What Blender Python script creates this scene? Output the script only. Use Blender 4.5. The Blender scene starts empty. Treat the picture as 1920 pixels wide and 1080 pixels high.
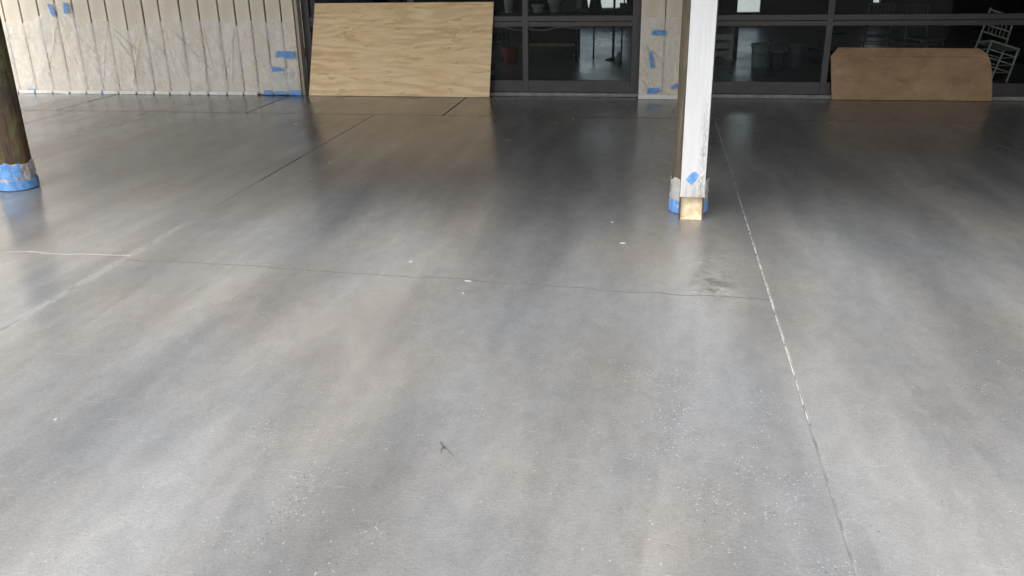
import bpy, bmesh, math, random
from math import radians as R
from mathutils import Vector, Matrix, noise

random.seed(7)
scene = bpy.context.scene
COL = scene.collection

# ---------------------------------------------------------------- camera
cam_d = bpy.data.cameras.new('camera')
cam = bpy.data.objects.new('camera', cam_d)
COL.objects.link(cam)
cam_d.sensor_width = 36.0
cam_d.lens = 36.0 * 1614.78 / 1920.0
cam_d.clip_start = 0.05
cam_d.clip_end = 2000
r_ = Vector((0.98714065, 0.15908751, -0.01563654))
d_ = Vector((0.04348099, -0.36134819, -0.9314166))
f_ = Vector((-0.15382698, 0.9187593, -0.36361877))
m = Matrix.Identity(4)
for i in range(3):
    m[i][0] = r_[i]; m[i][1] = -d_[i]; m[i][2] = -f_[i]; m[i][3] = (0, 0, 1.7512)[i]
cam.matrix_world = m
scene.camera = cam

# ---------------------------------------------------------------- sky, sun, exposure
SUN_EL, SUN_AZ = 60, 210          # azimuth the light comes from (degrees, 0 = +Y, clockwise): behind the camera, left
w = bpy.data.worlds.new('World')
scene.world = w
w.use_nodes = True
nt = w.node_tree
nt.nodes.clear()
wo = nt.nodes.new('ShaderNodeOutputWorld')
bg = nt.nodes.new('ShaderNodeBackground')
hs = nt.nodes.new('ShaderNodeHueSaturation')
hs.inputs['Saturation'].default_value = 0.25
sk = nt.nodes.new('ShaderNodeTexSky')
sk.sky_type = 'NISHITA'
sk.sun_disc = False
sk.sun_elevation = R(SUN_EL)
sk.sun_rotation = R(SUN_AZ)
sk.air_density = 1.0
sk.dust_density = 3.0
sk.ozone_density = 1.0
bg.inputs['Strength'].default_value = 0.15
nt.links.new(sk.outputs[0], hs.inputs['Color'])
nt.links.new(hs.outputs[0], bg.inputs['Color'])
nt.links.new(bg.outputs[0], wo.inputs[0])
sd = bpy.data.lights.new('sun', 'SUN')
sd.energy = 0.8
sd.angle = R(35)
sd.color = (1.0, 0.96, 0.9)
so = bpy.data.objects.new('sun', sd)
COL.objects.link(so)
az, el = R(SUN_AZ), R(SUN_EL)
sv = Vector((math.sin(az) * math.cos(el), math.cos(az) * math.cos(el), math.sin(el)))
so.rotation_euler = sv.to_track_quat('Z', 'Y').to_euler()
so.location = (-4, -6, 12)
vs = scene.view_settings
vs.view_transform = 'Standard'
vs.look = 'None'
vs.gamma = 1.0
vs.use_curve_mapping = False
vs.exposure = 1.45

# ---------------------------------------------------------------- node helpers
class N:
    def __init__(s, name):
        s.m = bpy.data.materials.new(name)
        s.m.use_nodes = True
        s.t = s.m.node_tree
        s.t.nodes.clear()
        s.out = s.t.nodes.new('ShaderNodeOutputMaterial')
    def n(s, typ, **kw):
        o = s.t.nodes.new('ShaderNode' + typ)
        for k, v in kw.items():
            setattr(o, k, v)
        return o
    def l(s, a, b):
        s.t.links.new(a, b)
    def put(s, sock, v):
        if isinstance(v, bpy.types.NodeSocket):
            s.l(v, sock)
        else:
            sock.default_value = v
    def pos(s, kind='Object'):
        return s.n('TexCoord').outputs[kind]
    def world(s):
        return s.n('NewGeometry').outputs['Position']
    def map(s, vec, scale=(1, 1, 1), loc=(0, 0, 0), rot=(0, 0, 0)):
        o = s.n('Mapping')
        s.l(vec, o.inputs['Vector'])
        o.inputs['Scale'].default_value = scale
        o.inputs['Location'].default_value = loc
        o.inputs['Rotation'].default_value = rot
        return o.outputs[0]
    def noise(s, vec, scale, detail=3, rough=0.5, dist=0.0):
        o = s.n('TexNoise')
        s.l(vec, o.inputs['Vector'])
        o.inputs['Scale'].default_value = scale
        o.inputs['Detail'].default_value = detail
        o.inputs['Roughness'].default_value = rough
        o.inputs['Distortion'].default_value = dist
        return o.outputs['Fac']
    def vor(s, vec, scale, feature='F1', out='Distance'):
        o = s.n('TexVoronoi', feature=feature)
        s.l(vec, o.inputs['Vector'])
        o.inputs['Scale'].default_value = scale
        return o.outputs[out]
    def ramp(s, fac, stops):
        o = s.n('ValToRGB')
        s.l(fac, o.inputs[0])
        e = o.color_ramp.elements
        while len(e) < len(stops):
            e.new(0.5)
        for q, (p, c) in zip(e, stops):
            q.position = p
            q.color = (c, c, c, 1) if isinstance(c, (int, float)) else (*c, 1)
        return o.outputs[0]
    def mr(s, v, a, b, c=0.0, d=1.0, smooth=True):
        o = s.n('MapRange')
        if smooth:
            o.interpolation_type = 'SMOOTHSTEP'
        s.l(v, o.inputs[0])
        for i, q in enumerate((a, b, c, d)):
            o.inputs[i + 1].default_value = q
        return o.outputs[0]
    def math(s, op, a, b=0.0, c=0.0):
        o = s.n('Math', operation=op)
        s.put(o.inputs[0], a); s.put(o.inputs[1], b); s.put(o.inputs[2], c)
        return o.outputs[0]
    def mix(s, fac, a, b, blend='MIX'):
        o = s.n('Mix', data_type='RGBA', blend_type=blend)
        s.put(o.inputs[0], fac)
        for k, v in ((6, a), (7, b)):
            if isinstance(v, tuple) and len(v) == 3:
                v = (*v, 1)
            s.put(o.inputs[k], v)
        return o.outputs[2]
    def bump(s, h, strength=0.3, dist=0.01):
        o = s.n('Bump')
        s.l(h, o.inputs['Height'])
        o.inputs['Strength'].default_value = strength
        o.inputs['Distance'].default_value = dist
        return o.outputs[0]
    def bsdf(s, col, rough=0.6, spec=0.5, normal=None, **kw):
        o = s.n('BsdfPrincipled')
        if isinstance(col, tuple) and len(col) == 3:
            col = (*col, 1)
        s.put(o.inputs['Base Color'], col)
        s.put(o.inputs['Roughness'], rough)
        s.put(o.inputs['Specular IOR Level'], spec)
        if normal:
            s.l(normal, o.inputs['Normal'])
        for k, v in kw.items():
            s.put(o.inputs[k], v)
        return o.outputs[0]
    def done(s, sh):
        s.l(sh, s.out.inputs['Surface'])
        return s.m

def painted(name, col, rough=0.55, var=0.12, scale=6, bump=0.15, spec=0.5):
    q = N(name)
    p = q.pos()
    n1 = q.noise(p, scale, 5, 0.6)
    n2 = q.noise(p, scale * 14, 3, 0.6)
    c = q.mix(q.mr(n1, 0.3, 0.7), tuple(x * (1 - var) for x in col), tuple(min(1, x * (1 + var)) for x in col))
    return q.done(q.bsdf(c, rough, spec, q.bump(n2, bump, 0.004)))

# ---------------------------------------------------------------- materials
def mat_concrete(name, lo, mid, hi, r0, r1, inside=False):
    q = N(name)
    P = q.world()
    # broad, soft application marks of the sealer, pulled roughly along the way it was rolled on
    warp = q.noise(P, 0.55, 2, 0.5)
    Pw = q.mix(0.28, P, q.n('TexNoise').outputs['Color'])
    a = q.noise(q.map(P, (1.1, 0.26, 1), (3.1, 1.7, 0), (0, 0, 0.12)), 1.15, 3, 0.45, 0.15)
    b = q.noise(q.map(P, (1.9, 0.34, 1), (9.0, 4.0, 0), (0, 0, -0.2)), 2.0, 3, 0.45, 0.1)
    ab = q.math('ADD', q.math('MULTIPLY', a, 0.62), q.math('MULTIPLY', b, 0.38))
    col = q.ramp(ab, [(0.34, lo), (0.5, mid), (0.66, hi)])
    # overlapping roller passes of the sealer, each a long band with a ragged lap edge
    if not inside:
        sx = q.n('SeparateXYZ')
        q.l(P, sx.inputs[0])
        wv = q.math('ADD', q.math('MULTIPLY', q.noise(q.map(P, (1, 0.6, 1)), 1.1, 4, 0.6), 0.55), q.math('MULTIPLY', q.noise(P, 14, 4, 0.7), 0.05))
        cx = q.n('CombineXYZ')
        q.l(q.math('ADD', q.math('MULTIPLY', sx.outputs[0], 1.25), wv), cx.inputs[0])
        q.l(q.math('ADD', q.math('MULTIPLY', sx.outputs[1], 0.22), q.math('MULTIPLY', wv, 0.5)), cx.inputs[1])
        vb = q.n('TexVoronoi', feature='SMOOTH_F1', voronoi_dimensions='2D')
        q.l(cx.outputs[0], vb.inputs['Vector'])
        vb.inputs['Scale'].default_value = 1.25
        vb.inputs['Smoothness'].default_value = 0.12
        sc = q.n('SeparateColor')
        q.l(vb.outputs['Color'], sc.inputs[0])
        col = q.mix(0.6, col, q.ramp(sc.outputs[0], [(0.1, 0.87), (0.9, 1.13)]), 'MULTIPLY')
        mott = q.noise(q.map(P, (1.3, 0.8, 1)), 9, 6, 0.68, 0.3)
        col = q.mix(0.5, col, q.ramp(mott, [(0.36, 0.86), (0.64, 1.12)]), 'MULTIPLY')
        scr0 = q.noise(q.map(P, (2.0, 22, 1), (0, 0, 0), (0, 0, 0.5)), 2.2, 3, 0.6, 0.4)
        scr1 = q.noise(q.map(P, (20, 1.6, 1), (0, 0, 0), (0, 0, 0.25)), 2.4, 3, 0.6, 0.4)
        col = q.mix(q.math('MULTIPLY', q.mr(scr0, 0.66, 0.72), 0.16), col, (0.4, 0.4, 0.39))
        col = q.mix(q.math('MULTIPLY', q.mr(scr1, 0.67, 0.73), 0.16), col, (0.09, 0.09, 0.09))
    # warm and cool drifts
    t = q.noise(q.map(P, (0.8, 0.5, 1), (5, 2, 0)), 1.4, 3, 0.5, 0.1)
    tint = q.ramp(t, [(0.36, (0.94, 0.985, 1.05)), (0.5, (1, 1, 1)), (0.64, (1.05, 1.0, 0.94))])
    col = q.mix(0.7, col, tint, 'MULTIPLY')
    # fine sand grain of the surface
    g = q.noise(P, 160, 3, 0.7)
    col = q.mix(0.55, col, q.ramp(g, [(0.35, 0.75), (0.65, 1.25)]), 'MULTIPLY')
    g2 = q.noise(q.map(P, (1.0, 2.4, 1)), 42, 4, 0.7)
    col = q.mix(0.45, col, q.ramp(g2, [(0.36, 0.82), (0.62, 1.16)]), 'MULTIPLY')
    # exposed pale and dark sand grains, in worn patches
    if not inside:
        def worn(x, y, r):
            mp = q.n('Mapping')
            q.l(P, mp.inputs['Vector'])
            mp.inputs['Location'].default_value = (-x / r, -y / r, 0)
            mp.inputs['Scale'].default_value = (1 / r, 1 / r, 0)
            ln = q.n('VectorMath', operation='LENGTH')
            q.l(mp.outputs[0], ln.inputs[0])
            return q.mr(ln.outputs['Value'], 1.0, 0.1)
        ms = q.math('MULTIPLY', q.mr(q.noise(P, 0.9, 3, 0.6), 0.40, 0.75), 0.7)
        for wx, wy, wr in ((-1.0, 2.15, 0.55), (0.33, 2.6, 0.7), (0.1, 3.3, 0.7), (0.55, 2.1, 0.4)):
            ms = q.math('ADD', ms, q.math('MULTIPLY', worn(wx, wy, wr), 0.6))
        ms = q.math('MULTIPLY', ms, q.mr(q.noise(P, 4.5, 4, 0.65), 0.36, 0.68))
        sep = q.n('SeparateXYZ')
        q.l(P, sep.inputs[0])
        v = q.n('TexVoronoi', feature='F1')
        q.l(q.map(P, (1, 1, 1)), v.inputs['Vector'])
        v.inputs['Scale'].default_value = 135
        v.inputs['Randomness'].default_value = 1
        pick = q.n('SeparateColor')
        q.l(v.outputs['Color'], pick.inputs[0])
        dot = q.math('LESS_THAN', v.outputs['Distance'], q.math('MULTIPLY_ADD', q.math('POWER', pick.outputs[2], 3.0), 0.40, 0.14))
        wear = q.mr(ms, 0.12, 0.65, 0.012, 0.5)
        front = q.mr(sep.outputs[1], 5.5, 2.6)
        keep = q.math('LESS_THAN', pick.outputs[0], q.math('MULTIPLY', wear, front))
        white = q.math('MULTIPLY', q.math('MULTIPLY', dot, keep), q.math('GREATER_THAN', pick.outputs[1], 0.30))
        dark = q.math('MULTIPLY', q.math('MULTIPLY', dot, keep), q.math('LESS_THAN', pick.outputs[1], 0.30))
        col = q.mix(q.math('MULTIPLY', white, 0.5), col, (0.40, 0.40, 0.375))
        col = q.mix(q.math('MULTIPLY', dark, 0.6), col, (0.07, 0.075, 0.08))
        # scuffed patch where water leaves the box spout
        def spot(x, y, rx, ry):
            mp = q.n('Mapping')
            q.l(P, mp.inputs['Vector'])
            mp.inputs['Location'].default_value = (-x / rx, -y / ry, 0)
            mp.inputs['Scale'].default_value = (1 / rx, 1 / ry, 0)
            ln = q.n('VectorMath', operation='LENGTH')
            q.l(mp.outputs[0], ln.inputs[0])
            return q.mr(ln.outputs['Value'], 1.0, 0.25)
        s1 = spot(0.36, 4.5, 0.2, 0.16)
        s2 = spot(0.30, 4.95, 0.26, 0.42)
        s3 = spot(0.36, 4.62, 0.17, 0.34)
        scr = q.noise(q.map(P, (0.7, 2.6, 1), (0, 0, 0)), 26, 4, 0.75, 1.2)
        col = q.mix(q.math('MULTIPLY', q.math('MULTIPLY', s3, q.mr(q.noise(P, 9, 4, 0.6), 0.42, 0.62)), 0.55), col, (0.055, 0.05, 0.047))
        col = q.mix(q.math('MULTIPLY', q.math('MULTIPLY', s1, 0.65), q.mr(scr, 0.52, 0.64)), col, (0.5, 0.49, 0.46))
        col = q.mix(q.math('MULTIPLY', q.math('MULTIPLY', s2, q.mr(scr, 0.58, 0.66)), 0.7), col, (0.5, 0.49, 0.46))
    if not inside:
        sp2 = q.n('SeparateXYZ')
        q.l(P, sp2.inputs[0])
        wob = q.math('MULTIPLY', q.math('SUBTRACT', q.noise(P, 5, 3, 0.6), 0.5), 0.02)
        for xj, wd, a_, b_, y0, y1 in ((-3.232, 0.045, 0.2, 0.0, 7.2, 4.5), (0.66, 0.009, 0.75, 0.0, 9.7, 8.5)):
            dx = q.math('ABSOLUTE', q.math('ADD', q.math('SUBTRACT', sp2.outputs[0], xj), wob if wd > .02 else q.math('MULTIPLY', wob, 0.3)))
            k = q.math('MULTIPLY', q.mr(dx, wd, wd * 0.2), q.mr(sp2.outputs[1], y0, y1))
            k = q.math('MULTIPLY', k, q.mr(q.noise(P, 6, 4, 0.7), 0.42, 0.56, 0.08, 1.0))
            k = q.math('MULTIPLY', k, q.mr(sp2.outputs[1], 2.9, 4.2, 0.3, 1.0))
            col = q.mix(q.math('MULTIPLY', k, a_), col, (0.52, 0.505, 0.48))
    rr = q.mr(q.math('ADD', q.math('MULTIPLY', a, 0.5), q.math('MULTIPLY', t, 0.5)), 0.35, 0.65, r0, r1)
    h = q.math('ADD', q.math('MULTIPLY', q.noise(P, 5 if inside else 7, 2, 0.4), 0.8), q.math('MULTIPLY', g, 0.0 if inside else 0.05))
    return q.done(q.bsdf(col, rr, 0.5, q.bump(h, 0.35 if inside else 0.10, 0.012 if inside else 0.004)))

M = {}
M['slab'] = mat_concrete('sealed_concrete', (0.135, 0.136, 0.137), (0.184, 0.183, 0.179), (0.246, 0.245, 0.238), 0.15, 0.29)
M['interior_concrete'] = mat_concrete('interior_concrete', (0.2, 0.205, 0.215), (0.26, 0.265, 0.27), (0.32, 0.32, 0.32), 0.24, 0.42, True)

def mat_filler():
    q = N('joint_filler')
    P = q.world()
    n1 = q.noise(P, 14, 4, 0.7)
    pale = q.ramp(n1, [(0.36, (0.03, 0.03, 0.03)), (0.43, (0.26, 0.25, 0.24)), (0.6, (0.58, 0.56, 0.53))])
    sep = q.n('SeparateXYZ')
    q.l(P, sep.inputs[0])
    right = q.mr(q.math('ABSOLUTE', q.math('SUBTRACT', sep.outputs[0], 0.66)), 0.06, 0.04)
    left = q.math('MULTIPLY', q.mr(sep.outputs[0], -3.1, -3.16), q.mr(sep.outputs[1], 6.6, 5.0))
    ap = q.mr(sep.outputs[1], 9.7, 9.6)
    c = q.mix(q.math('MULTIPLY', ap, q.math('MAXIMUM', right, left)), (0.022, 0.021, 0.02), pale)
    return q.done(q.bsdf(c, 0.8, 0.3))
M['filler'] = mat_filler()

M['sealant'] = painted('pale_joint_sealant', (0.30, 0.295, 0.285), 0.6, 0.15, 6)

M['old_sealant'] = painted('worn_joint_sealant', (0.17, 0.167, 0.162), 0.6, 0.35, 9)

def mat_gravel():
    q = N('pale_gravel')
    P = q.world()
    c = q.ramp(q.noise(P, 3.0, 6, 0.7), [(0.3, (0.34, 0.33, 0.31)), (0.7, (0.5, 0.49, 0.46))])
    c = q.mix(0.6, c, q.ramp(q.vor(P, 45), [(0.1, 0.7), (0.6, 1.2)]), 'MULTIPLY')
    return q.done(q.bsdf(c, 0.9, 0.3))
M['gravel'] = mat_gravel()

def mat_siding():
    q = N('beige_siding_paint')
    p = q.pos()
    inf = q.n('ObjectInfo').outputs['Random']
    n1 = q.noise(q.map(p, (3, 3, 0.6)), 2.2, 5, 0.6)
    n2 = q.noise(q.map(p, (60, 60, 2.5)), 2.0, 4, 0.6)
    c = q.mix(q.mr(n1, 0.3, 0.7), (0.66, 0.59, 0.475), (0.79, 0.715, 0.59))
    c = q.mix(0.4, c, q.ramp(inf, [(0, 0.86), (1, 1.12)]), 'MULTIPLY')
    c = q.mix(0.25, c, q.ramp(n2, [(0.3, 0.8), (0.7, 1.15)]), 'MULTIPLY')
    return q.done(q.bsdf(c, 0.6, 0.4, q.bump(n2, 0.35, 0.004)))
M['siding'] = mat_siding()
M['groove'] = painted('groove_brown', (0.075, 0.06, 0.042), 0.8, 0.3)
M['corner'] = painted('corner_board_tan', (0.5, 0.44, 0.36), 0.6, 0.12)
M['frame'] = painted('dark_bronze_frame', (0.040, 0.034, 0.036), 0.42, 0.2, 4)
M['sill'] = painted('grey_sill', (0.22, 0.21, 0.2), 0.5, 0.25, 9)

def mat_glass():
    q = N('window_glass')
    fr = q.n('Fresnel')
    fr.inputs['IOR'].default_value = 1.13
    tr = q.n('BsdfTransparent')
    tr.inputs[0].default_value = (0.78, 0.81, 0.81, 1)
    gl = q.n('BsdfGlossy')
    gl.inputs['Roughness'].default_value = 0.0
    gl.inputs['Color'].default_value = (0.95, 0.97, 1, 1)
    nn = q.bump(q.noise(q.pos(), 1.6, 2, 0.5), 0.25, 0.01)
    q.l(nn, gl.inputs['Normal'])
    mx = q.n('MixShader')
    q.l(fr.outputs[0], mx.inputs[0]); q.l(tr.outputs[0], mx.inputs[1]); q.l(gl.outputs[0], mx.inputs[2])
    return q.done(mx.outputs[0])
M['glass'] = mat_glass()

def mat_film(name, clear, rough=0.22, tint=(0.82, 0.80, 0.76)):
    q = N(name)
    p = q.pos()
    tr = q.n('BsdfTransparent')
    tr.inputs[0].default_value = (0.97, 0.96, 0.95, 1)
    n1 = q.noise(q.map(p, (1, 1, 0.5)), 3.5, 4, 0.6, 0.6)
    n2 = q.noise(q.map(p, (1.4, 1, 0.6), (0, 0, 0), (0, 0.5, 0)), 22, 4, 0.65, 1.0)
    ps = q.bsdf(tint, rough, 0.55, q.bump(n2, 0.5, 0.012))
    mx = q.n('MixShader')
    q.l(q.mr(n1, 0.3, 0.7, 1 - clear - 0.12, 1 - clear + 0.12), mx.inputs[0])
    q.l(tr.outputs[0], mx.inputs[1]); q.l(ps, mx.inputs[2])
    return q.done(mx.outputs[0])
M['film'] = mat_film('clear_plastic_film', 0.67, 0.2, (0.96, 0.95, 0.91))
M['wrap'] = mat_film('crumpled_plastic_wrap', 0.45, 0.16)

def mat_tape():
    q = N('blue_masking_tape')
    p = q.pos()
    n1 = q.noise(p, 22, 4, 0.6)
    n2 = q.noise(p, 120, 2, 0.6)
    c = q.mix(q.mr(n1, 0.3, 0.7), (0.09, 0.25, 0.56), (0.19, 0.40, 0.74))
    cr = q.noise(q.map(p, (1, 1, 2.2)), 38, 3, 0.6, 1.0)
    c = q.mix(q.mr(cr, 0.56, 0.66, 0, 0.4), c, (0.36, 0.55, 0.82))
    return q.done(q.bsdf(c, 0.5, 0.4, q.bump(q.math('ADD', q.math('MULTIPLY', cr, 1.5), n2), 0.5, 0.004)))
M['tape'] = mat_tape()
M['masking'] = painted('white_masking_paper', (0.74, 0.72, 0.66), 0.6, 0.08, 12)

def mat_log(name, a, b, c3, moss):
    q = N(name)
    p = q.pos()
    g = q.noise(q.map(p, (9, 9, 0.55)), 2.0, 6, 0.65, 0.6)
    g2 = q.noise(q.map(p, (60, 60, 1.6)), 2.0, 4, 0.6)
    mo = q.noise(q.map(p, (2.2, 2.2, 1.1)), 2.2, 4, 0.65, 0.4)
    c = q.ramp(g, [(0.3, a), (0.5, b), (0.7, c3)])
    c = q.mix(0.6, c, q.ramp(g2, [(0.32, 0.5), (0.62, 1.25)]), 'MULTIPLY')
    c = q.mix(q.mr(mo, 0.48, 0.64), c, moss)
    return q.done(q.bsdf(c, 0.8, 0.3, q.bump(g2, 0.6, 0.012)))
M['log'] = mat_log('weathered_log', (0.06, 0.045, 0.03), (0.125, 0.10, 0.07), (0.21, 0.18, 0.13), (0.115, 0.105, 0.065))
M['dark_log'] = mat_log('mossy_dark_log', (0.035, 0.026, 0.018), (0.085, 0.063, 0.042), (0.21, 0.115, 0.062), (0.14, 0.155, 0.06))

def mat_white():
    q = N('weathered_white_paint')
    p = q.pos()
    g = q.noise(q.map(p, (26, 26, 1.2)), 2.0, 5, 0.65)
    sep = q.n('SeparateXYZ')
    q.l(p, sep.inputs[0])
    patch = q.noise(q.map(p, (9, 9, 1.3), (0.6, 0, 0.3)), 1.6, 4, 0.6)
    side = q.mr(sep.outputs[0], 0.0, 0.06)                       # worn more on the right edge
    low = q.mr(sep.outputs[2], 1.25, 0.35)
    worn = q.math('MULTIPLY', q.math('MULTIPLY', q.mr(patch, 0.40, 0.62), low), q.math('ADD', q.math('MULTIPLY', side, 0.8), 0.2))
    fl = q.math('MULTIPLY', worn, q.mr(q.noise(q.map(p, (40, 40, 9)), 3.0, 5, 0.75), 0.42, 0.6))
    foot = q.math('MULTIPLY', q.mr(sep.outputs[2], 0.34, 0.17), q.mr(g, 0.35, 0.65))
    c = q.mix(q.mr(g, 0.3, 0.7), (0.60, 0.60, 0.59), (0.66, 0.66, 0.655))
    c = q.mix(q.math('MULTIPLY', foot, 0.8), c, (0.36, 0.34, 0.29))
    c = q.mix(q.math('MULTIPLY', fl, 0.85), c, (0.22, 0.21, 0.18))
    st = q.noise(q.map(p, (55, 55, 0.9), (2, 0, 1)), 1.6, 5, 0.7)
    c = q.mix(q.mr(st, 0.56, 0.70, 0, 0.35), c, (0.42, 0.41, 0.38))
    dent = q.noise(q.map(p, (14, 14, 5)), 2.0, 4, 0.6)
    c = q.mix(q.mr(dent, 0.60, 0.72, 0, 0.3), c, (0.47, 0.46, 0.42))
    return q.done(q.bsdf(c, 0.5, 0.45, q.bump(q.math('ADD', g, dent), 0.45, 0.005)))
M['white'] = mat_white()
M['brown_wood'] = painted('raw_brown_wood', (0.10, 0.066, 0.038), 0.7, 0.3, 14)
M['cream'] = painted('cream_wood', (0.70, 0.57, 0.37), 0.6, 0.2, 22)

def mat_ply():
    q = N('plywood_face')
    p = q.pos()
    sep = q.n('SeparateXYZ')
    q.l(p, sep.inputs[0])
    f = q.noise(q.map(p, (0.22, 1, 1.6), (1.3, 0, 0.4)), 1.7, 3, 0.42, 0.15)
    ring = q.math('SINE', q.math('MULTIPLY', f, 70.0))
    f2 = q.noise(q.map(p, (1.6, 1, 9), (4, 0, 0)), 1.6, 5, 0.65, 0.3)
    fine = q.noise(q.map(p, (3, 1, 150)), 1.5, 3, 0.6)
    fade = q.mr(q.noise(q.map(p, (0.6, 1, 1.4), (2, 0, 5)), 2.0, 3, 0.5), 0.36, 0.62)
    c = q.mix(q.mr(f2, 0.34, 0.66), (0.80, 0.57, 0.315), (0.90, 0.675, 0.41))
    line = q.math('MULTIPLY', q.mr(ring, -0.1, 0.95), fade)
    c = q.mix(q.math('MULTIPLY', line, 0.42), c, (0.62, 0.40, 0.18))
    pale = q.math('MULTIPLY', q.mr(ring, 0.0, -0.95), fade)
    c = q.mix(q.math('MULTIPLY', pale, 0.45), c, (0.95, 0.78, 0.52))
    blot = q.noise(q.map(p, (1.1, 1, 6), (0, 0, 2)), 1.8, 4, 0.7, 0.8)
    c = q.mix(q.mr(blot, 0.565, 0.605, 0, 0.65), c, (0.64, 0.425, 0.19))
    c = q.mix(0.3, c, q.ramp(fine, [(0.3, 0.82), (0.7, 1.15)]), 'MULTIPLY')
    # knots and a scrape
    kn = q.vor(q.map(p, (1.6, 1, 3.6), (0.2, 0, 0.1)), 1.7)
    c = q.mix(q.mr(kn, 0.055, 0.02, 0, 0.8), c, (0.26, 0.13, 0.055))
    return q.done(q.bsdf(c, 0.6, 0.35, q.bump(fine, 0.2, 0.002)))
M['ply'] = mat_ply()

def mat_hard():
    q = N('brown_hardboard')
    p = q.pos()
    n1 = q.noise(q.map(p, (1, 1, 1.8)), 2.6, 5, 0.65, 0.4)
    n2 = q.noise(p, 70, 3, 0.7)
    c = q.ramp(n1, [(0.3, (0.235, 0.142, 0.074)), (0.5, (0.34, 0.215, 0.12)), (0.7, (0.43, 0.285, 0.165))])
    c = q.mix(0.4, c, q.ramp(n2, [(0.3, 0.75), (0.7, 1.2)]), 'MULTIPLY')
    s = q.noise(q.map(p, (1.2, 1, 9), (0, 0, 0), (0, 0.85, 0)), 2.4, 3, 0.6)
    c = q.mix(q.mr(s, 0.66, 0.72, 0, 0.4), c, (0.46, 0.33, 0.21))
    return q.done(q.bsdf(c, 0.65, 0.35, q.bump(n2, 0.2, 0.002)))
M['hard'] = mat_hard()
M['roof'] = painted('roof_boards', (0.42, 0.37, 0.30), 0.7, 0.2, 3)
M['rafter'] = painted('rafter_wood', (0.22, 0.18, 0.13), 0.7, 0.25, 5)
M['metal_roof'] = painted('grey_metal_roof', (0.36, 0.37, 0.38), 0.45, 0.08, 2)
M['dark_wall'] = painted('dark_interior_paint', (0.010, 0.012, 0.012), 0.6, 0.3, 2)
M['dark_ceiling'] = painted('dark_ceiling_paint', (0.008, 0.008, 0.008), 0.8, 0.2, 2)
M['blocker_brown'] = painted('brown_blocker_wall', (0.085, 0.065, 0.05), 0.65, 0.25, 3)
M['black'] = painted('black_paint', (0.012, 0.013, 0.014), 0.5, 0.3, 8)
M['green'] = painted('dark_green_paint', (0.012, 0.035, 0.03), 0.5, 0.3, 8)
M['navy'] = painted('dark_cloth', (0.012, 0.014, 0.02), 0.8, 0.3, 12)
M['red'] = painted('terracotta_red', (0.30, 0.055, 0.032), 0.6, 0.2, 10)
M['grey_plastic'] = painted('grey_plastic', (0.30, 0.33, 0.36), 0.45, 0.12, 8)
M['white_plastic'] = painted('white_plastic', (0.40, 0.40, 0.41), 0.45, 0.08, 8)
M['pale_slat'] = painted('pale_painted_wood', (0.55, 0.56, 0.50), 0.5, 0.15, 8)
M['chair'] = painted('white_bamboo_paint', (0.7, 0.72, 0.62), 0.4, 0.1, 12)
M['light_wood'] = painted('light_wood', (0.36, 0.28, 0.17), 0.5, 0.2, 10)
M['dark_wood'] = painted('dark_wood', (0.03, 0.022, 0.016), 0.5, 0.3, 10)
M['chip'] = painted('white_chip', (0.34, 0.34, 0.33), 0.6, 0.08, 30)
M['bark'] = painted('twig_bark', (0.10, 0.085, 0.07), 0.8, 0.3, 30)

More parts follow.
